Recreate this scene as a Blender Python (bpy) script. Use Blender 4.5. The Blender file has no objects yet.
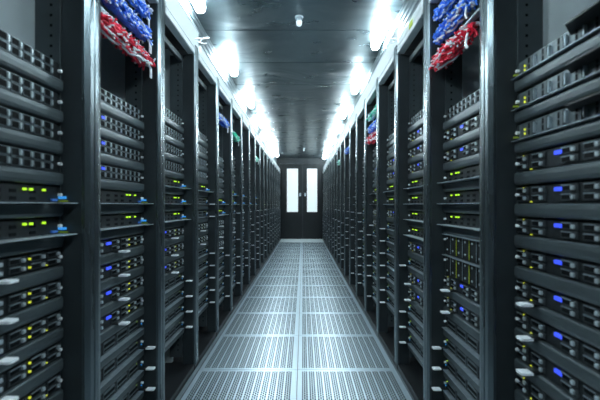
import bpy, bmesh, math, random
from mathutils import Vector, Matrix
random.seed(7)
S = bpy.context.scene
COL = S.collection
PI = math.pi

# ------------------------------------------------------------------ constants
CAM_H = 1.004
F_PX = 376.0
PITCH = 0.575
Y0 = 0.611                     # near edge of the first cabinet
NCAB = 18
XL, XR = -0.657, 0.572         # aisle faces of the two rows
REC = 0.076                    # devices sit this far behind the face
CAB_H = 1.987
CEIL = 2.366
PER = 0.0927                   # vertical pitch of the devices
Y_END = 11.0

# ------------------------------------------------------------------ materials
def principled(name, col, rough=0.5, metal=0.0, emit=None, estr=0.0, spec=0.5):
    m = bpy.data.materials.new(name); m.use_nodes = True
    b = m.node_tree.nodes['Principled BSDF']
    b.inputs['Base Color'].default_value = (*col, 1)
    b.inputs['Roughness'].default_value = rough
    b.inputs['Metallic'].default_value = metal
    b.inputs['Specular IOR Level'].default_value = spec
    if emit:
        b.inputs['Emission Color'].default_value = (*emit, 1)
        b.inputs['Emission Strength'].default_value = estr
    return m

def vary(m, col, amt=0.25, scale=6.0, rough=None, stretch=(1, 1, 1), bump=0.0, bscale=None):
    """mottle colour, roughness and optionally bump with noise"""
    nt = m.node_tree; b = nt.nodes['Principled BSDF']
    tc = nt.nodes.new('ShaderNodeTexCoord'); mp = nt.nodes.new('ShaderNodeMapping')
    mp.inputs['Scale'].default_value = stretch
    n = nt.nodes.new('ShaderNodeTexNoise'); n.inputs['Scale'].default_value = scale
    n.inputs['Detail'].default_value = 4
    nt.links.new(tc.outputs['Object'], mp.inputs['Vector']); nt.links.new(mp.outputs['Vector'], n.inputs['Vector'])
    r = nt.nodes.new('ShaderNodeValToRGB')
    r.color_ramp.elements[0].position = 0.3; r.color_ramp.elements[1].position = 0.7
    r.color_ramp.elements[0].color = (*[c*(1-amt) for c in col], 1)
    r.color_ramp.elements[1].color = (*[min(1, c*(1+amt)) for c in col], 1)
    nt.links.new(n.outputs['Fac'], r.inputs['Fac']); nt.links.new(r.outputs['Color'], b.inputs['Base Color'])
    if rough:
        mr = nt.nodes.new('ShaderNodeMapRange')
        mr.inputs['To Min'].default_value = rough[0]; mr.inputs['To Max'].default_value = rough[1]
        nt.links.new(n.outputs['Fac'], mr.inputs['Value']); nt.links.new(mr.outputs['Result'], b.inputs['Roughness'])
    if bump:
        n2 = nt.nodes.new('ShaderNodeTexNoise'); n2.inputs['Scale'].default_value = bscale or scale
        n2.inputs['Detail'].default_value = 2
        nt.links.new(mp.outputs['Vector'], n2.inputs['Vector'])
        bp = nt.nodes.new('ShaderNodeBump'); bp.inputs['Strength'].default_value = bump
        bp.inputs['Distance'].default_value = 0.02
        nt.links.new(n2.outputs['Fac'], bp.inputs['Height']); nt.links.new(bp.outputs['Normal'], b.inputs['Normal'])
    return m

M = {}
def mk(key, col, *a, **k):
    vr = k.pop('v', None)
    m = principled(key, col, *a, **k)
    if vr: vary(m, col, **vr)
    if k.get('emit'): m.cycles.emission_sampling = 'NONE'
    M[key] = m
    return m
mk('post_metal', (0.095, 0.122, 0.135), 0.26, 0.8, v=dict(amt=.12, scale=9, rough=(.22, .34), stretch=(1, 1, .15)))
mk('rail_metal', (0.80, 0.86, 0.88), 0.35, 0.25, v=dict(amt=.1, scale=9, rough=(.3, .42)))
mk('black_paint', (0.006, 0.008, 0.010), 0.45, v=dict(amt=.3, scale=12, rough=(.38, .55)))
mk('return_paint', (0.018, 0.025, 0.029), 0.42, v=dict(amt=.2, scale=10, rough=(.36, .5)))
mk('mount_metal', (0.05, 0.065, 0.072), 0.4, 0.3, v=dict(amt=.2, scale=9))
mk('inner_panel', (0.74, 0.84, 0.88), 0.42, 0.0, v=dict(amt=.12, scale=5, rough=(.36, .5)))
mk('chassis', (0.03, 0.036, 0.042), 0.5, 0.3, v=dict(amt=.3, scale=20))
mk('face_dark', (0.009, 0.012, 0.014), 0.45, 0.0, spec=.3, v=dict(amt=.4, scale=60))
mk('bezel', (0.056, 0.073, 0.081), 0.36, 0.35, v=dict(amt=.14, scale=14, rough=(.36, .5), stretch=(.3, 1, 1)))
mk('slot', (0.002, 0.003, 0.004), 0.7, spec=.1)
mk('silver', (0.60, 0.68, 0.73), 0.35, 0.6, v=dict(amt=.12, scale=30))
mk('drive_dark', (0.04, 0.05, 0.056), 0.4, 0.4)
mk('latch_grey', (0.34, 0.40, 0.43), 0.4, 0.4)
mk('silver_dim', (0.30, 0.36, 0.40), 0.4, 0.6, v=dict(amt=.2, scale=40))
mk('tab_white', (0.86, 0.90, 0.94), 0.4, 0.0)
mk('caddy', (0.10, 0.125, 0.137), 0.4, 0.5, v=dict(amt=.3, scale=50))
mk('led_green', (0.2, 0.4, 0.02), 0.4, emit=(0.50, 0.95, 0.03), estr=1.0)
mk('led_yellow', (0.4, 0.4, 0.02), 0.4, emit=(0.75, 0.85, 0.05), estr=0.7)
mk('label_blue_glow', (0.03, 0.06, 0.6), 0.4, emit=(0.05, 0.10, 0.95), estr=0.75)  # printed label with glow put into its colour, not a lamp
mk('led_cyan', (0.03, 0.2, 0.5), 0.4, emit=(0.04, 0.30, 0.75), estr=0.7)
mk('blue_plastic', (0.08, 0.22, 0.62), 0.35)
mk('yellow_plastic', (0.45, 0.55, 0.03), 0.45)
mk('cable_red', (0.80, 0.02, 0.06), 0.4)
mk('cable_blue', (0.04, 0.20, 0.85), 0.4)
mk('cable_green', (0.03, 0.65, 0.42), 0.4)
mk('cable_white', (0.72, 0.76, 0.82), 0.4)
mk('plug_clear', (0.75, 0.82, 0.9), 0.25)
mk('wall_panel', (0.22, 0.27, 0.29), 0.4, 0.5, v=dict(amt=.1, scale=4, rough=(.32, .48)))
mk('door_paint', (0.007, 0.010, 0.012), 0.55, spec=.25, v=dict(amt=.2, scale=5))
mk('wall_dark', (0.018, 0.023, 0.027), 0.5, spec=.3, v=dict(amt=.2, scale=4))
mk('floor_dark', (0.03, 0.037, 0.042), 0.5, 0.2, v=dict(amt=.3, scale=8))
mk('trim_metal', (0.25, 0.31, 0.35), 0.4, 0.5, v=dict(amt=.12, scale=6))
mk('threshold', (0.70, 0.78, 0.81), 0.4, 0.2)
mk('duct', (0.80, 0.85, 0.88), 0.4)
mk('white_plastic', (0.72, 0.76, 0.78), 0.4)
mk('lit_glass', (0.25, 0.28, 0.29), 0.35, emit=(0.70, 0.85, 0.87), estr=0.80)
mk('lamp', (0.9, 0.95, 1.0), 0.4, emit=(0.80, 0.95, 1.0), estr=122.0)
M['lamp'].cycles.emission_sampling = 'FRONT'

# ceiling: dark glossy sheet metal, gently wavy
mk('ceiling_metal', (0.105, 0.140, 0.155), 0.25, 0.85)
def ceiling_nodes():
    m = M['ceiling_metal']; nt = m.node_tree; b = nt.nodes['Principled BSDF']
    tc = nt.nodes.new('ShaderNodeTexCoord'); mp = nt.nodes.new('ShaderNodeMapping')
    mp.inputs['Scale'].default_value = (1.0, 1.6, 1)
    n = nt.nodes.new('ShaderNodeTexNoise'); n.inputs['Scale'].default_value = 1.5; n.inputs['Detail'].default_value = 2
    n.inputs['Distortion'].default_value = 1.2
    n3 = nt.nodes.new('ShaderNodeTexNoise'); n3.inputs['Scale'].default_value = 5; n3.inputs['Detail'].default_value = 5
    nt.links.new(tc.outputs['Object'], mp.inputs['Vector'])
    nt.links.new(mp.outputs['Vector'], n.inputs['Vector']); nt.links.new(mp.outputs['Vector'], n3.inputs['Vector'])
    bp = nt.nodes.new('ShaderNodeBump'); bp.inputs['Strength'].default_value = 0.38; bp.inputs['Distance'].default_value = 0.03
    nt.links.new(n.outputs['Fac'], bp.inputs['Height']); nt.links.new(bp.outputs['Normal'], b.inputs['Normal'])
    mr = nt.nodes.new('ShaderNodeMapRange'); mr.inputs['To Min'].default_value = 0.20; mr.inputs['To Max'].default_value = 0.40
    nt.links.new(n3.outputs['Fac'], mr.inputs['Value']); nt.links.new(mr.outputs['Result'], b.inputs['Roughness'])
ceiling_nodes()

# perforated floor tile: staggered round holes in bands with solid ribs between
def perforated():
    m = bpy.data.materials.new('perforated_steel'); m.use_nodes = True
    nt = m.node_tree; N = nt.nodes; L = nt.links
    b = N['Principled BSDF']; out = N['Material Output']
    b.inputs['Base Color'].default_value = (0.53, 0.645, 0.715, 1)
    b.inputs['Metallic'].default_value = 0.55; b.inputs['Roughness'].default_value = 0.33
    tc = N.new('ShaderNodeTexCoord'); sp = N.new('ShaderNodeSeparateXYZ'); L.new(tc.outputs['Object'], sp.inputs[0])
    def mth(op, a, b_=None, c=None):
        n = N.new('ShaderNodeMath'); n.operation = op
        for i, v in enumerate((a, b_, c)):
            if v is None: continue
            if isinstance(v, (int, float)): n.inputs[i].default_value = v
            else: L.new(v, n.inputs[i])
        return n.outputs[0]
    x = sp.outputs[0]; y = sp.outputs[1]; z = sp.outputs[2]
    per = 0.550/13; cw = 0.01175
    t = mth('MULTIPLY', mth('FRACT', mth('DIVIDE', mth('ADD', x, 0.275), per)), per)      # place inside one band
    solid = mth('GREATER_THAN', t, 3*cw)
    u = mth('DIVIDE', t, cw)
    ci = mth('FLOOR', u); fu = mth('MULTIPLY', mth('SUBTRACT', mth('FRACT', u), 0.5), cw)
    odd = mth('MODULO', ci, 2.0)
    py = 0.0240
    v = mth('ADD', mth('DIVIDE', mth('ADD', y, 0.3), py), mth('MULTIPLY', odd, 0.5))
    fv = mth('MULTIPLY', mth('SUBTRACT', mth('FRACT', v), 0.5), py)
    d = mth('SQRT', mth('ADD', mth('MULTIPLY', fu, fu), mth('MULTIPLY', mth('MULTIPLY', fv, fv), 0.28)))
    hole = mth('LESS_THAN', d, 0.0050)
    hole = mth('MULTIPLY', hole, mth('SUBTRACT', 1.0, solid))
    hole = mth('MULTIPLY', hole, mth('LESS_THAN', mth('ABSOLUTE', x), 0.272))
    hole = mth('MULTIPLY', hole, mth('LESS_THAN', mth('ABSOLUTE', y), 0.276))
    hole = mth('MULTIPLY', hole, mth('GREATER_THAN', z, -0.001))
    dk = N.new('ShaderNodeBsdfDiffuse'); dk.inputs['Color'].default_value = (0.008, 0.014, 0.02, 1)
    mx = N.new('ShaderNodeMixShader'); L.new(hole, mx.inputs[0]); L.new(b.outputs[0], mx.inputs[1]); L.new(dk.outputs[0], mx.inputs[2])
    L.new(mx.outputs[0], out.inputs['Surface'])
    M['tile'] = m
perforated()

# ------------------------------------------------------------------ mesh helpers
class MB:
    def __init__(s): s.v = []; s.f = []; s.m = []; s.smooth = []
    def add(s, vs, fs, mi=0, sm=False):
        o = len(s.v); s.v += [tuple(p) for p in vs]
        for f in fs: s.f.append([i+o for i in f]); s.m.append(mi); s.smooth.append(sm)
        return s
    def box(s, x0, x1, y0, y1, z0, z1, b=0.0, mi=0):
        if b <= 0:
            vs = [(x0,y0,z0),(x1,y0,z0),(x1,y1,z0),(x0,y1,z0),(x0,y0,z1),(x1,y0,z1),(x1,y1,z1),(x0,y1,z1)]
            fs = [(0,3,2,1),(4,5,6,7),(0,1,5,4),(1,2,6,5),(2,3,7,6),(3,0,4,7)]
            return s.add(vs, fs, mi)
        b = min(b, (x1-x0)*.49, (y1-y0)*.49, (z1-z0)*.49)
        bm = bmesh.new(); bmesh.ops.create_cube(bm, size=1)
        bmesh.ops.scale(bm, vec=(x1-x0, y1-y0, z1-z0), verts=bm.verts)
        bmesh.ops.translate(bm, vec=((x0+x1)/2, (y0+y1)/2, (z0+z1)/2), verts=bm.verts)
        bmesh.ops.bevel(bm, geom=bm.edges[:], offset=b, segments=2, affect='EDGES')
        s.frombm(bm, mi); bm.free(); return s
    def frombm(s, bm, mi=0, sm=False):
        bm.verts.index_update()
        s.add([v.co[:] for v in bm.verts], [[v.index for v in f.verts] for f in bm.faces], mi, sm)
    def prism_z(s, pts, z0, z1, mi=0, sm=False):
        n = len(pts)
        s.add([(x, y, z0) for x, y in pts]+[(x, y, z1) for x, y in pts],
              [(i, (i+1) % n, n+(i+1) % n, n+i) for i in range(n)], mi, sm)
        s.add([(x, y, z0) for x, y in pts]+[(x, y, z1) for x, y in pts], [tuple(range(n))[::-1], tuple(range(n, 2*n))], mi)
        return s
    def prism_x(s, pts, x0, x1, mi=0, sm=False):   # pts in (y,z)
        n = len(pts)
        s.add([(x0, y, z) for y, z in pts]+[(x1, y, z) for y, z in pts],
              [(i, (i+1) % n, n+(i+1) % n, n+i) for i in range(n)], mi, sm)
        s.add([(x0, y, z) for y, z in pts]+[(x1, y, z) for y, z in pts], [tuple(range(n))[::-1], tuple(range(n, 2*n))], mi)
        return s
    def prism_y(s, pts, y0, y1, mi=0):   # pts in (x,z)
        n = len(pts); vs = [(x, y0, z) for x, z in pts]+[(x, y1, z) for x, z in pts]
        s.add(vs, [(i, (i+1) % n, n+(i+1) % n, n+i) for i in range(n)], mi); s.add(vs, [tuple(range(n))[::-1], tuple(range(n, 2*n))], mi)
        return s
    def cyl(s, c, r, h, axis='z', n=12, r2=None, mi=0):
        r2 = r if r2 is None else r2
        a = [2*PI*i/n for i in range(n)]
        def P(x, y, z):
            if axis == 'z': return (c[0]+x, c[1]+y, c[2]+z)
            if axis == 'y': return (c[0]+x, c[1]+z, c[2]+y)
            return (c[0]+z, c[1]+x, c[2]+y)
        vs = [P(r*math.cos(t), r*math.sin(t), 0) for t in a]+[P(r2*math.cos(t), r2*math.sin(t), h) for t in a]
        s.add(vs, [(i, (i+1) % n, n+(i+1) % n, n+i) for i in range(n)], mi, True)
        s.add(vs, [tuple(range(n))[::-1], tuple(range(n, 2*n))], mi)
        return s
    def tube(s, pts, r, n=6, mi=0):
        P = [Vector(p) for p in pts]; k = len(P); rings = []
        up = Vector((0.13, 0.31, 0.94)).normalized()
        for i in range(k):
            t = (P[min(i+1, k-1)]-P[max(i-1, 0)]).normalized()
            a = t.cross(up)
            if a.length < 1e-3: a = t.cross(Vector((1, 0, 0)))
            a.normalize(); b = t.cross(a)
            rings.append([P[i]+a*r*math.cos(2*PI*j/n)+b*r*math.sin(2*PI*j/n) for j in range(n)])
        vs = [p for rg in rings for p in rg]
        fs = [(i*n+j, i*n+(j+1) % n, (i+1)*n+(j+1) % n, (i+1)*n+j) for i in range(k-1) for j in range(n)]
        s.add(vs, fs, mi, True)
        s.add(rings[0], [tuple(range(n))[::-1]], mi); s.add(rings[-1], [tuple(range(n))], mi)
        return s
    def mesh(s, name, mats):
        me = bpy.data.meshes.new(name); me.from_pydata(s.v, [], s.f)
        for m in (mats if isinstance(mats, (list, tuple)) else [mats]): me.materials.append(M[m])
        for p, mi, sm in zip(me.polygons, s.m, s.smooth): p.material_index = mi; p.use_smooth = sm
        me.validate(); me.update()
        bm = bmesh.new(); bm.from_mesh(me); bmesh.ops.recalc_face_normals(bm, faces=bm.faces); bm.to_mesh(me); bm.free()
        return me

def link(name, me, parent=None, loc=(0, 0, 0)):
    o = bpy.data.objects.new(name, me); COL.objects.link(o); o.parent = parent; o.location = loc
    return o
def build(name, mb, mat, parent=None, loc=(0, 0, 0)): return link(name, mb.mesh(name, mat), parent, loc)
def empty(name, label, cat, loc=(0, 0, 0), rz=0, group=None):
    o = bpy.data.objects.new(name, None); COL.objects.link(o); o.location = loc; o.rotation_euler = (0, 0, rz)
    o.empty_display_size = .05
    return tag(o, label, cat, group)
def tag(o, label, cat, group=None):
    o['label'] = label; o['category'] = cat
    if group: o['group'] = group
    return o
def struct(o): o['kind'] = 'structure'; return o
def copy_tree(o, parent=None):
    c = o.copy(); COL.objects.link(c); c.parent = parent
    for ch in list(o.children): copy_tree(ch, c)
    return c
ORD = ['first', 'second', 'third', 'fourth', 'fifth', 'sixth', 'seventh', 'eighth', 'ninth', 'tenth', 'eleventh',
       'twelfth', 'thirteenth', 'fourteenth', 'fifteenth', 'sixteenth', 'seventeenth', 'eighteenth']
CABN = ['nearest'] + ORD[1:17] + ['farthest']
def xface(side): return XL if side == 'left' else XR
def sgn(side): return -1 if side == 'left' else 1
def rot(side): return PI/2 if side == 'left' else -PI/2
def cab_y(k): return Y0 + PITCH*(k+.5)

# ------------------------------------------------------------------ setting
fl = MB()
fl.box(-0.634, 0.567, -3.5, Y_END, -0.12, -0.035)
fl.box(-2.2, -0.634, -3.5, Y_END+.2, -0.12, 0.0)
fl.box(0.567, 2.2, -3.5, Y_END+.2, -0.12, 0.0)
struct(build('floor', fl, 'floor_dark'))
# metal edge angles between tiles and cabinet rows
for i, (a, b) in enumerate(((-0.656, -0.635), (0.568, 0.571))):
    t = MB(); t.box(a, b, -3.5, Y_END-.02, 0.0, 0.006, .002)
    struct(build('trim_%d' % (i+1), t, 'trim_metal'))
c = MB(); c.box(-2.2, 2.2, -3.5, Y_END+.2, CEIL+.012, CEIL+.08)
seam = [-3.5]; y = 2.93-0.66*9
while y < Y_END: seam.append(y); y += 0.66
seam.append(Y_END)
for a, b in zip(seam[:-1], seam[1:]):
    if b-a > .01: c.box(-0.80, 0.72, a+.003, b-.003, CEIL, CEIL+.014, .002)
struct(build('ceiling', c, 'ceiling_metal'))
for nm, x0, x1, s in (('wall_left', -0.80, -0.767, 1), ('wall_right', 0.68, 0.713, -1)):
    w = MB(); w.box(x0, x1, -3.5, Y_END, CAB_H+.002, CEIL+.002)
    xi = x1 if s == 1 else x0
    for h in (2.20, 2.245, 2.29, 2.335):           # pressed ribs
        w.box(min(xi, xi+s*.008), max(xi, xi+s*.008), -3.5, Y_END, h, h+.014, .003)
    struct(build(nm, w, 'wall_panel'))
# end wall with opening for the double door
w = MB()
w.box(-2.2, -0.74, Y_END, Y_END+.12, 0, CEIL); w.box(0.66, 2.2, Y_END, Y_END+.12, 0, CEIL)
w.box(-0.74, 0.66, Y_END, Y_END+.12, 2.26, CEIL)
struct(build('wall_end', w, 'wall_dark'))
w = MB(); w.box(-2.2, 2.2, -3.6, -3.5, -.1, CEIL+.05); struct(build('wall_back', w, 'wall_dark'))
fr = MB(); fr.box(-0.738, -0.695, Y_END-.02, Y_END+.08, 0, 2.258, .004); fr.box(0.615, 0.658, Y_END-.02, Y_END+.08, 0, 2.258, .004)
fr.box(-0.695, 0.615, Y_END-.02, Y_END+.08, 2.205, 2.258, .004)
struct(build('trim_3', fr, 'wall_dark'))
th = MB(); th.prism_x([(10.10, 0.002), (10.10, 0.008), (10.16, 0.014), (10.97, 0.014), (10.97, 0.002)], -0.63, 0.563)
for x0, x1 in ((-0.63, 0.563),):
    for q in range(5): th.box(x0, x1, 10.25+.15*q, 10.258+.15*q, .013, .0155)
struct(build('trim_4', th, 'threshold'))

def door(idx, x0, x1, wx0, wx1, lockx):
    z0, z1, a, b = 0.025, 2.20, 0.80, 2.07
    y0, y1 = Y_END+.005, Y_END+.05
    d = MB()
    d.box(x0, wx0, y0, y1, z0, z1); d.box(wx1, x1, y0, y1, z0, z1)
    d.box(wx0, wx1, y0, y1, z0, a); d.box(wx0, wx1, y0, y1, b, z1)
    o = struct(build('door_%d' % idx, d, 'door_paint'))
    g = MB(); g.box(wx0-.002, wx1+.002, y0+.012, y0+.022, a-.002, b+.002)
    build('window_pane', g, 'lit_glass', o)
    f = MB(); t = .014
    f.box(wx0-t, wx0, y0-.008, y0+.002, a-t, b+t); f.box(wx1, wx1+t, y0-.008, y0+.002, a-t, b+t)
    f.box(wx0, wx1, y0-.008, y0+.002, a-t, a); f.box(wx0, wx1, y0-.008, y0+.002, b, b+t)
    build('window_frame', f, 'door_paint', o)
    l = MB(); l.box(lockx-.028, lockx+.028, y0-.012, y0+.001, 1.26, 1.36, .004); l.cyl((lockx, y0-.012, 1.33), .012, -.012, 'y')
    lk = build('lock_plate', l, 'silver_dim', o)
    h = MB(); h.box(lockx-.016, lockx+.016, y0-.045, y0-.03, 1.275, 1.305, .004); h.box(lockx-.006, lockx+.006, y0-.03, y0-.012, 1.282, 1.298)
    build('handle', h, 'silver', lk)
    hs = MB()
    hx = x0 if idx == 1 else x1
    for z in (.3, 1.1, 1.95): hs = MB(); hs.cyl((hx, y0-.006, z), .009, .1, 'z', 10); build('hinge', hs, 'silver_dim', o)
door(1, -0.694, -0.012, -0.47, -0.145, -0.085)
door(2, -0.009, 0.614, 0.117, 0.415, 0.065)
# vertical astragal strip between leaves is part of the right leaf
ast = MB(); ast.box(-0.028, 0.002, Y_END-.006, Y_END+.004, .03, 2.19, .003)
a_ = build('meeting_strip', ast, 'wall_dark', bpy.data.objects['door_2'])

# ------------------------------------------------------------------ perforated floor tiles
tm = MB(); tm.box(-.298, .298, -.298, .298, -0.030, 0.0, .0012)
tile_me = tm.mesh('floor_tile', 'tile')
row = 0; y = 2.29-.6*9 - .3
ys = []
while y < 10.0: ys.append(y); y += .6
ys = [v for v in ys if v > .3]
for i, yc in enumerate(ys):
    for s in (-1, 1):
        o = link('floor_tile', tile_me, None, (-0.0335+s*.3, yc, 0.001))
        tag(o, 'perforated steel floor tile in the %s row from the camera, %s of centre seam' % (CABN[i] if i < 17 else 'farthest', 'left' if s < 0 else 'right'),
            'floor tile', 'perforated floor tiles down the aisle')

# ------------------------------------------------------------------ cabinets
def post_profile(x0, x1, y0, y1, rl, rr, n=5):
    """front corners rounded"""
    p = [(x0, y1)]
    for i in range(n+1):
        t = PI+ (PI/2)*i/n; p.append((x0+rl+rl*math.cos(t), y0+rl+rl*math.sin(t)))
    for i in range(n+1):
        t = 1.5*PI+(PI/2)*i/n; p.append((x1-rr+rr*math.cos(t), y0+rr+rr*math.sin(t)))
    p.append((x1, y1)); return p
def make_cabinet():
    W = PITCH/2-.001; O = .2425
    r = empty('server_cabinet', 'x', 'server cabinet')
    for s in (-1, 1):
        a, b = O, W
        q = [(a, .0145), (a, .0065), (a+.001, .0055), (a+.020, .0006), (a+.023, 0), (b-.003, 0), (b, .003), (b, .0145)]
        pr = q if s > 0 else [(-x, y) for x, y in q]
        m = MB(); m.prism_z(pr, .03, CAB_H-.002, sm=False)
        build('front_post', m, 'post_metal', r)
        m = MB(); m.box(min(s*a, s*b), max(s*a, s*b), .0145, REC-.002, .03, CAB_H-.07)
        build('post_return', m, 'return_paint', r)
        # mounting rail carrying the devices
        x0, x1 = (.2345, .2415) if s > 0 else (-.2415, -.2345)
        m = MB(); m.box(x0, x1, REC, REC+.075, .08, CAB_H-.075)
        xs = x0-.0004 if s > 0 else x1+.0004
        for q in range(60):
            z = .12+.0309*q
            m.box(min(xs, xs+s*.001), max(xs, xs+s*.001), REC+.022, REC+.030, z, z+.008, mi=1)
        build('mounting_rail', m, ['mount_metal', 'slot'], r)
        x0, x1 = (W-.012, W) if s > 0 else (-W, -W+.012)
        m = MB(); m.box(x0, x1, REC+.077, .73, .03, CAB_H-.02); build('side_panel', m, 'inner_panel', r)
        m = MB(); x0, x1 = (W-.034, W-.0125) if s > 0 else (-W+.0125, -W+.034)
        m.box(x0, x1, REC+.60, REC+.63, .05, CAB_H-.075); build('rear_post', m, 'black_paint', r)
    m = MB(); m.box(-O, O, .001, .045, CAB_H-.064, CAB_H-.002, .003); m.box(-O, O, -.002, .001, CAB_H-.03, CAB_H-.026)
    build('top_rail', m, 'rail_metal', r)
    m = MB(); m.box(-W+.0005, W-.0005, .046, .735, CAB_H-.018, CAB_H, .002); build('roof', m, 'black_paint', r)
    m = MB(); m.box(-.234, .234, REC, REC+.02, CAB_H-.115, CAB_H-.080, .002); build('crossbar', m, 'bezel', r)
    m = MB(); m.box(-O, O, .004, .05, 0.0, .035, .002); m.box(-W, -O, .001, .05, 0, .0295); m.box(O, W, .001, .05, 0, .0295)
    build('bottom_rail', m, 'black_paint', r)
    m = MB(); m.box(-W+.0005, W-.0005, .051, .735, 0, .028); build('base_plate', m, 'black_paint', r)
    m = MB(); m.box(-W+.013, W-.013, .722, .732, .03, CAB_H-.02); build('rear_panel', m, 'black_paint', r)
    return r
cab0 = make_cabinet()
cabs = {}
first = True
for side in ('left', 'right'):
    for k in range(NCAB):
        c = cab0 if first else copy_tree(cab0)
        first = False
        c.location = (xface(side), cab_y(k), 0); c.rotation_euler = (0, 0, rot(side))
        c['label'] = 'black open-front server cabinet with grey metal posts, %s in the %s row' % (CABN[k], side)
        c['group'] = 'server cabinets along the aisle'
        cabs[side, k] = c

# ------------------------------------------------------------------ rack devices
# local frame: x along the width, -y out of the front, origin at bottom centre of the faceplate
DZ0, DZ1 = .042, .0905
def add_common(r, lite, bez=True):
    m = MB(); m.box(-.222, .222, .004, .50, .002, DZ1-.001); build('chassis', m, 'chassis', r)
    if bez:   # rounded grey cover bar under each faceplate
        m = MB()
        p = [(.006, .002), (-.007, .002), (-.0105, .0045), (-.013, .012), (-.0135, .026), (-.0125, .036), (-.008, .0395), (.006, .0395)]
        m.prism_x(p, -.231, .231); build('cover_bar', m, 'bezel', r)
def faceplate(r, mat='face_dark', y=0.0):
    m = MB(); m.box(-.231, .231, y, .0035, DZ0, DZ1, .001); return build('faceplate', m, mat, r)
def screws(r, zs=(.066,)):
    for s in (-1, 1):
        m = MB()
        for z in zs: m.cyl((s*.2285, -.0005, z), .0050, -.009, 'y', 10)
        build('thumb_screw', m, 'tab_white', r)
def leds(r, pts, mat='led_green', w=.007, h=.005):
    for x, z in pts:
        m = MB(); m.box(x-w/2, x+w/2, -.0045, .001, z-h/2, z+h/2)
        build('indicator_light', m, mat, r)
def tab(r, x, prot=.060, w=.030, mat='tab_white', z=.040):
    m = MB(); m.box(x-w*.3, x+w*.3, -prot*.5, .001, z, z+.003); build('tab_stem', m, 'black_paint', r)
    m = MB(); m.prism_z([(x-w/2, -prot*.45), (x-w/2, -prot+.003), (x-w/2+.003, -prot), (x+w/2-.003, -prot), (x+w/2, -prot+.003), (x+w/2, -prot*.45)], z-.0005, z+.0055)
    build('pull_tab', m, mat, r)
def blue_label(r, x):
    m = MB(); m.box(x-.015, x+.015, -.006, .001, .0715, .0815, .001); build('blue_label', m, 'label_blue_glow', r)

def k_array(lite, blue=None, tabx=None):
    r = empty('drive_array', 'x', 'drive array')
    add_common(r, lite); fp = faceplate(r); screws(r)
    n = 10; w = .040
    if lite:
        for i in range(n):
            x = -.2+i*w; m = MB(); m.box(x+.001, x+w-.002, -.004, .001, .0435, .089)
            for z in (.0435, .0675): m.box(x+.004, x+w*.58, -.005, -.003, z+.003, z+.019, mi=1); m.box(x+w*.68, x+w*.86, -.008, -.003, z+.004, z+.019, mi=2)
            build('drive', m, ['caddy', 'slot', 'latch_grey'], r)
    else:
        for i in range(n):
            x = -.2+i*w
            for z in (.0435, .0672):
                m = MB(); m.box(x+.001, x+w-.002, -.004, .001, z, z+.0222, .001)
                d = build('drive', m, 'caddy', r)
                m = MB(); m.box(x+.004, x+w*.62, -.0048, -.0035, z+.003, z+.0195)
                build('vent', m, 'slot', d)
                m = MB(); m.box(x+w*.68, x+w*.86, -.008, -.0035, z+.004, z+.019, .001); build('latch', m, 'latch_grey', d)
    if blue is not None: blue_label(r, blue)
    if tabx is not None: tab(r, tabx)
    return r
def k_switch(lite, flip=1):
    r = empty('network_switch', 'x', 'network switch')
    add_common(r, lite); faceplate(r); screws(r)
    leds(r, [(flip*.088, .078), (flip*.112, .078), (flip*.162, .078)], 'led_green', .010, .006)
    for x in (-.18, -.12, -.06, .0, .05, .12):
        for z in (.068, .049): m = MB(); m.box(x-.011, x+.011, -.0015, .001, z, z+.009); build('port', m, 'slot', r)
    m = MB(); m.box(-.231, .150, -.042, .001, .0398, .0425, .001); build('front_lip', m, 'silver', r)
    m = MB(); m.box(.165, .236, -.055, .001, .0398, .0425, .001); build('front_lip', m, 'silver', r)
    m = MB(); m.box(.188, .214, -.012, .001, .047, .054, .003); build('release_button', m, 'blue_plastic', r)
    m = MB(); m.box(.226, .230, -.024, .001, .054, .062, .001); build('ear_light', m, 'led_cyan', r)
    m = MB(); m.box(.226, .230, -.030, .001, .046, .049, .001); build('ear_latch', m, 'yellow_plastic', r)
    return r
def k_server(lite, labx=-.05, tabx=None, gx=.065, blue=True):
    r = empty('rack_server', 'x', 'server')
    add_common(r, lite); faceplate(r); screws(r)
    # row of drive carriers with silver latches
    xs = [-.205, -.13, -.01 if labx < -.03 else -.02, .065, .14, .205]
    n = 0
    for i, x in enumerate(xs):
        for z in (.047, .069):
            if abs(x-labx) < .03 and z > .06: continue
            if lite:
                m = MB(); m.box(x-.032, x+.028, -.004, .001, z-.001, z+.018); m.box(x-.027, x+.002, -.005, -.0035, z+.003, z+.014, mi=1); m.box(x+.009, x+.019, -.010, -.0035, z+.003, z+.013, mi=2); m.box(x-.029, x+.006, -.006, -.0035, z+.0145, z+.0165, mi=2); build('drive', m, ['drive_dark', 'slot', 'silver'], r)
            else:
                m = MB(); m.box(x-.032, x+.028, -.004, .001, z-.001, z+.018, .001); d = build('drive', m, 'drive_dark', r)
                m = MB(); m.box(x-.027, x+.002, -.0048, -.0035, z+.003, z+.014); build('vent', m, 'slot', d)
                m = MB(); m.box(x+.009, x+.019, -.010, -.0035, z+.003, z+.013, .001); build('latch', m, 'silver', d)
                m = MB(); m.box(x-.029, x+.006, -.006, -.0035, z+.0145, z+.0165); build('handle_bar', m, 'silver_dim', d)
    leds(r, [(gx+.042, .054), (gx+.042, .077)], 'led_yellow', .005, .005)
    leds(r, [(-.2, .086), (-.165, .045), (.172, .05)], 'led_yellow', .004, .003)
    if blue: blue_label(r, labx)
    if tabx is not None: tab(r, tabx)
    return r
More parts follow.
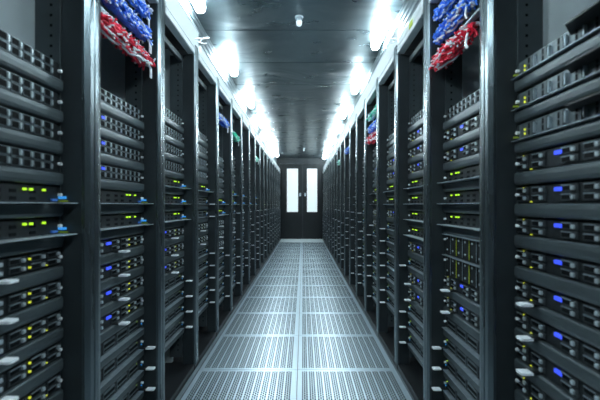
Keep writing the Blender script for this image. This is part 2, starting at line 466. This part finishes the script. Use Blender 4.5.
def k_storage(lite, tabx=.218):
    r = empty('storage_server', 'x', 'server')
    add_common(r, lite); faceplate(r); screws(r)
    m = MB(); m.box(-.228, .205, -.022, .001, .0385, .0410, .0008); build('front_lip', m, 'silver_dim', r)
    for i in range(4): x = -.2+.10*i; m = MB(); m.box(x, x+.085, -.004, .001, .046, .086, .001); m.box(x+.005, x+.08, -.005, -.003, .052, .058, mi=1); m.box(x+.005, x+.08, -.005, -.003, .066, .078, mi=1); build('drive', m, ['caddy', 'slot'], r)
    leds(r, [(.175 if (tabx or 1) > 0 else -.21, .08)], 'led_green', .003, .003)
    leds(r, [(.2268 if (tabx or 1) > 0 else -.2268, .055)], 'led_cyan', .003, .005)
    if tabx is not None: tab(r, tabx, .066, .026)
    return r
def k_block(lite):
    r = empty('disk_shelf', 'x', 'disk shelf')
    add_common(r, lite); faceplate(r, 'caddy'); screws(r)
    m2 = MB()
    for i in range(6):
        x = -.165+.062*i
        m = MB(); m.box(x-.012, x+.010, -.006, .001, .046, .087, .001); d = build('module', m, 'bezel', r)
        for z in (.050, .068): m = MB(); m.box(x-.008, x-.001, -.0068, -.0055, z, z+.015); build('vent', m, 'slot', d)
        m = MB(); m.box(x+.016, x+.021, -.008, .001, .052, .082, .001); build('latch', m, 'silver_dim', r)
    leds(r, [(-.196, .058), (-.196, .070)], 'led_yellow', .0022, .006)
    leds(r, [(.06, .087), (.045, .0875)], 'led_green', .008, .005)
    m = MB(); m.box(-.231, .231, -.024, .001, .0385, .0412, .0008); build('front_lip', m, 'silver_dim', r)
    m = MB(); m.prism_z([(-.01, -.001), (.0, -.012), (.04, -.050), (.21, -.050), (.21, -.001)], .076, .079); build('pull_handle', m, 'black_paint', r)
    m = MB(); m.box(-.2295, -.222, -.018, -.004, .05, .054); build('ear_latch', m, 'yellow_plastic', r)
    return r
def k_blade(lite):
    r = empty('blade_chassis', 'x', 'blade chassis')
    add_common(r, lite, bez=False); m = MB(); m.box(-.231, .231, 0, .0035, .002, DZ1, .001); build('faceplate', m, 'face_dark', r); screws(r)
    for i in range(7):
        x = -.213+.061*i
        m = MB(); m.box(x, x+.055, -.006, .001, .006, DZ1-.004, .001); d = build('blade', m, 'face_dark', r)
        m = MB(); m.box(x+.050, x+.0535, -.0075, -.0055, .008, DZ1-.006); build('edge_strip', m, 'yellow_plastic' if i % 2 else 'silver_dim', d)
        for z in (.02, .07): m = MB(); m.box(x+.012, x+.022, -.009, -.0055, z, z+.008, .001); build('latch', m, 'silver', d)
    m = MB(); m.box(-.231, .231, -.02, .001, .0885, .0915, .0008); build('front_lip', m, 'silver_dim', r)
    return r

KINDS = {
 'A': (lambda l: k_array(l), 'drive array with two rows of caddies', 'drive arrays'),
 'a': (lambda l: k_array(l, blue=-.10), 'drive array with a blue label', 'drive arrays'),
 'B': (lambda l: k_switch(l), 'flat dark switch with green lights', 'network switches'),
 'b': (lambda l: k_switch(l, -1), 'flat dark switch with green lights', 'network switches'),
 'C': (lambda l: k_server(l, -.06, -.02), 'blue-labelled server with white pull tab', 'rack servers'),
 'c': (lambda l: k_server(l, -.05, None), 'blue-labelled server with silver latches', 'rack servers'),
 'T': (lambda l: k_server(l, -.05, -.128), 'blue-labelled server with white pull tab', 'rack servers'),
 'G': (lambda l: k_server(l, -.05, -.02, blue=False), 'server with paired green lights', 'rack servers'),
 'E': (lambda l: k_storage(l), 'dark slotted server with white end tab', 'slotted servers'),
 'e': (lambda l: k_storage(l, -.218), 'dark slotted server with white end tab', 'slotted servers'),
 'o': (lambda l: k_storage(l, None), 'dark slotted server with thin lip', 'slotted servers'),
 'F': (lambda l: k_block(l), 'disk shelf with black pull handle', 'disk shelves'),
 'D': (lambda l: k_blade(l), 'blade chassis with yellow edge strips', 'blade chassis'),
}
LAY = {
 ('left', 0):  'AAAABBGGGGGGGG',
 ('left', 1):  'AaaaBBCCCCoEEE',
 ('left', 2):  '-AAAABBBCCCEEEE',
 ('left', 3):  '-AAaaBEECCEEEEE',
 ('right', 0): 'FFFccccTTTTTTT',
 ('right', 1): 'AccbbbDDTToeee',
 ('right', 2): '-AcccbbbbceTTeeee',
 ('right', 3): '-AAccbbceeeeeee',
}
protos = {}
def device(kind, lite):
    key = (kind, lite)
    if key not in protos:
        protos[key] = KINDS[kind][0](lite); return protos[key]
    return copy_tree(protos[key])
TOPZ = 1.359-.020            # base height of the top device of a 14-high stack
for side in ('left', 'right'):
    for k in range(NCAB):
        lay = LAY.get((side, k))
        if lay is None:
            top = random.choice(['-AAaA', 'AAAA', 'AaAA'])
            lay = top
            while len(lay.replace('-', '')) < (15 if '-' in lay else 14):
                n = len(lay.replace('-', ''))
                lay += random.choice('BBoB' if n < 6 else ('CCEE' if n < 9 else 'EEEEo')) if side == 'left' else random.choice('bbob' if n < 6 else ('Tcee' if n < 9 else 'eeeeo'))
        z = TOPZ + (PER if lay[0] == '-' else 0)
        lay = lay.replace('-', '')
        lay = lay[:15 if z > TOPZ+.01 else 14]
        for i, ch in enumerate(lay):
            o = device(ch, k >= 3)
            o.location = (xface(side)+sgn(side)*REC, cab_y(k), z-i*PER)
            o.rotation_euler = (0, 0, rot(side))
            pos = 'top device' if i == 0 else ('bottom device' if i == len(lay)-1 else '%s from top' % ORD[i])
            o['label'] = '%s, %s in %s cabinet of %s row' % (KINDS[ch][1], pos, CABN[k], side)
            o['group'] = KINDS[ch][2] + ' in the cabinets'

# ------------------------------------------------------------------ patch panels and cable bundles at cabinet tops
def bundle(side, k, z, colour, length=.40, xc=.02, dens=1.0, rad=.0032, seed=1, word='', white=.35, sag=.03):
    R = random.Random(seed)
    loc = (xface(side)+sgn(side)*REC, cab_y(k), z)
    r = empty('patch_panel', 'black patch panel above the %s cable bundle, %s cabinet of %s row' % (word, CABN[k], side), 'patch panel', loc, rot(side), 'patch panels at cabinet tops')
    m = MB(); m.box(-.2325, .2325, 0, .004, .0, .044, .001); build('panel_face', m, 'black_paint', r)
    m = MB()
    for i in range(12): m.box(-.21+.036*i, -.21+.036*i+.018, -.002, .001, .014, .030)
    build('socket', m, 'slot', r)
    m = MB(); m.box(-.231, .231, -.030, -.001, .040, .043, .001); m.box(-.231, .231, -.030, -.027, .034, .043, .001); build('cable_tray', m, 'silver_dim', r)
    b = empty('cable_bundle', '%s patch cords bunched below their patch panel, %s cabinet of %s row' % (word, CABN[k], side), 'cables', loc, rot(side), 'patch cord bundles at cabinet tops')
    cm = MB(); wm = MB(); pm = MB()
    n = int(45*dens*length/.4)
    for i in range(n):
        x = xc-length/2+length*(i+R.random()*.8)/n
        tgt = wm if R.random() < white else cm
        yf = -.030-R.random()*.030; zt = .006+R.random()*.012; 
        dx = (R.random()-.5)*.05; zb = -sag*(.45+.45*R.random())
        pts = []
        for t in range(7):
            u = t/6
            pts.append((x+dx*u+.006*math.sin(7*u+i), -.004+(yf+.004)*math.sin(PI*min(1, u*1.15))*(1.0)+(-.01*u), zt+(zb-zt)*u+.014*math.sin(PI*u)))
        tgt.tube(pts, rad, 5)
        # plug
        pm.box(x-.005, x+.005, -.020, -.0035, zt-.005, zt+.005, 0)
    # lengthwise cords gathering the bunch
    rr = sag*.62; cy, cz = -.012-rr, -sag*.45
    for j in range(22):
        ph = R.random()*6.3; q = rr*(.35+.6*R.random()); tw = R.uniform(-.25, .25)
        L0 = xc-length/2+R.random()*.02; L1 = xc+length/2-R.random()*.03
        pts = []
        for t in range(17):
            u = t/16; taper = .55+.45*math.sin(PI*(.12+.8*u))
            pts.append((L0+(L1-L0)*u, cy+q*taper*math.cos(ph+tw*t)+.003*math.sin(t*1.7+j), cz+q*taper*math.sin(ph+tw*t)+.004*math.cos(t*1.3+2*j)))
        (cm if j % 6 else wm).tube(pts, .0052, 6)
    # plugs and tie ends poking out all over the bunch
    for j in range(int(95*dens*length/.4)):
        u = R.random(); a = R.uniform(-2.6, .9); x = xc-length/2+length*u; taper = .55+.45*math.sin(PI*(.12+.8*u))
        q = rr*taper*R.uniform(.9, 1.15); y = cy+q*math.sin(a-.4) ; z_ = cz+q*math.cos(a-.4)*.9
        d = Vector((R.uniform(-.8, .8), -.5, R.uniform(-.9, .5))).normalized()*R.uniform(.008, .018)
        (pm if R.random() < white+.15 else cm).tube([(x, y, z_), (x+d.x*.5, y+d.y*.5, z_+d.z*.4), (x+d.x, y+d.y, z_+d.z)], R.uniform(.0025, .0042), 5)
    for j in range(3):
        x = xc+length/2-.03*R.random(); wm.tube([(x, cy, cz), (x+.015, cy-.01, cz-.02), (x+.012, cy-.012, cz-.045), (x+.02, cy-.008, cz-.06)], .0035, 5)
    build(word+'_cords' if ' ' not in word else 'coloured_cords', cm, colour, b); build('white_cords', wm, 'cable_white', b); build('cord_plugs', pm, 'plug_clear', b)
    for ch in b.children: ch['kind'] = 'stuff'
for side in ('left', 'right'):
    xc = -.01 if side == 'left' else -.06
    ln = .43 if side == 'left' else .33
    bundle(side, 1, 1.655, 'cable_red', ln, xc, 1.2, .0048, 3, 'red', .25, .055)
    bundle(side, 1, 1.765, 'cable_blue', ln, xc, 1.2, .0046, 4, 'blue', .35, .045)
    bundle(side, 1, 1.865, 'cable_blue', ln, xc, 1.0, .0044, 5, 'upper blue', .4, .04)
bundle('left', 4, 1.74, 'cable_blue', .40, 0, .8, .004, 11, 'blue', .4, .05)
bundle('left', 5, 1.71, 'cable_green', .40, 0, .8, .004, 12, 'green', .3, .05)
bundle('left', 8, 1.70, 'cable_green', .40, 0, .5, .005, 13, 'green', .4, .05)
bundle('right', 4, 1.80, 'cable_green', .40, 0, .7, .004, 14, 'green', .5, .05)
bundle('right', 4, 1.69, 'cable_blue', .40, 0, .7, .004, 15, 'blue', .3, .05)
bundle('right', 4, 1.60, 'cable_red', .40, 0, .9, .004, 16, 'red', .2, .06)
bundle('right', 7, 1.75, 'cable_blue', .40, 0, .6, .005, 17, 'blue', .4, .06)
bundle('right', 9, 1.72, 'cable_green', .40, 0, .6, .005, 18, 'green', .4, .06)

# ------------------------------------------------------------------ ducts lying on the cabinet tops
def duct(side, y0, y1, x0, x1, h, label):
    r = empty('cable_duct', label, 'cable duct', ((x0+x1)/2, y0, CAB_H), 0, 'cable ducts on the cabinet tops')
    w = (x1-x0)/2; L = y1-y0
    m = MB(); m.box(-w, w, 0, L, 0.0005, h-.008, .002); build('duct_body', m, 'duct', r)
    m = MB(); m.box(-w-.002, w+.002, 0, L, h-.0075, h, .002); build('duct_lid', m, 'duct', r)
duct('left', -3.4, 2.42, -0.735, -0.672, .125, 'white cable duct, tall near length on top of left cabinets')
duct('left', 2.45, 10.9, -0.735, -0.665, .055, 'white cable duct, low far length on top of left cabinets')
duct('right', 2.30, 10.9, 0.580, 0.640, .110, 'white cable duct, long far length on top of right cabinets')
duct('right', -3.4, 2.27, 0.580, 0.640, .020, 'white cable duct, flat near length on top of right cabinets')

def hook(side, x, y, z, lab):
    s = sgn(side); m = MB()
    pts = [(x, y-.03, z), (x-s*.03, y-.01, z+.01), (x-s*.055, y, z+.015), (x-s*.075, y+.02, z+.03), (x-s*.065, y+.05, z+.045), (x-s*.03, y+.05, z+.04), (x, y+.06, z+.02)]
    m.tube(pts, .004, 6)
    m.tube([(x, y+.02, z+.005), (x-s*.04, y+.04, z), (x-s*.06, y+.015, z-.005)], .004, 6)
    tag(build('wire_clip', m, 'white_plastic'), lab, 'wire clip', 'wire clips')
hook('left', -0.668, 2.36, CAB_H+.045, 'white curled wire clip on duct end above left cabinets')
hook('right', 0.578, 2.34, CAB_H+.035, 'white curled wire clip on duct end above right cabinets')
m = MB(); m.box(XR-.003, XR-.0005, 1.96, 2.02, 1.945, 1.975, .0008)
tag(build('sticker', m, 'yellow_plastic'), 'small yellow-green sticker on the top rail of right cabinets', 'sticker')

# ------------------------------------------------------------------ ceiling lights
LL, LR = [], []
def ceiling_light(x, y, side, lab):
    r = empty('ceiling_light', lab, 'ceiling light', (x, y, CEIL), 0, 'linear lights along the ceiling edges')
    m = MB(); m.box(-.026, .026, -.175, .175, -.010, -.0005, .002); build('housing', m, 'white_plastic', r)
    m = MB(); m.prism_y([(-.030, -.0105), (-.034, -.03), (-.030, -.055), (-.016, -.070), (.016, -.070), (.030, -.055), (.034, -.03), (.030, -.0105)], -.18, .18); build('diffuser', m, 'lamp', r)
    return r
n = 0
for i in range(11):
    y = 1.1-1.25*3+1.25*i  # rearmost lamps, unseen behind the camera, are added to brighten cabinet side panels
    ceiling_light(-0.690, y, 'left', 'linear ceiling light on the left edge, %s from the far doors' % ORD[10-i])
for i in range(11):
    y = .45-1.25*2+1.25*i  # here too the rear ones out of view are extras lighting the inner panels
    if y < 10.6: ceiling_light(0.600, y, 'right', 'linear ceiling light on the right edge, %s from the far doors' % ORD[10-i])

# ------------------------------------------------------------------ detector heads
def detector(x, y, lab):
    r = empty('smoke_detector', lab, 'smoke detector', (x, y, CEIL), 0, 'detector heads on the ceiling')
    m = MB(); m.cyl((0, 0, -.012), .030, .0115, 'z', 20); build('base', m, 'silver', r)
    m = MB(); m.cyl((0, 0, -.03), .012, .018, 'z', 14); m.cyl((0, 0, -.034), .022, .004, 'z', 16); build('neck', m, 'silver_dim', r)
    m = MB(); m.cyl((0, 0, -.060), .018, .026, 'z', 16, .023); m.cyl((0, 0, -.070), .009, .010, 'z', 12, .018); build('sensor_head', m, 'white_plastic', r)
detector(-.028, 2.72, 'small white detector head on the ceiling near the camera')
detector(.02, 9.0, 'small white detector head on the ceiling near the doors')

# ------------------------------------------------------------------ camera, world, view
cam = bpy.data.cameras.new('camera'); co = bpy.data.objects.new('camera', cam); COL.objects.link(co)
co.location = (0, 0, CAM_H); co.rotation_euler = (PI/2, 0, 0)
cam.sensor_width = 36; cam.lens = F_PX/600*36
cam.shift_x = -3/600; cam.shift_y = 5/600
cam.clip_start = .02
cam.dof.use_dof = True; cam.dof.focus_distance = 2.8; cam.dof.aperture_fstop = 3.2
S.camera = co
w = bpy.data.worlds.new('world'); S.world = w; w.use_nodes = True
w.node_tree.nodes['Background'].inputs[0].default_value = (0.02, 0.03, 0.035, 1)
w.node_tree.nodes['Background'].inputs[1].default_value = 0.3
S.view_settings.view_transform = 'Standard'; S.view_settings.look = 'None'
S.view_settings.gamma = 1; S.view_settings.use_curve_mapping = False
S.view_settings.exposure = 0.10
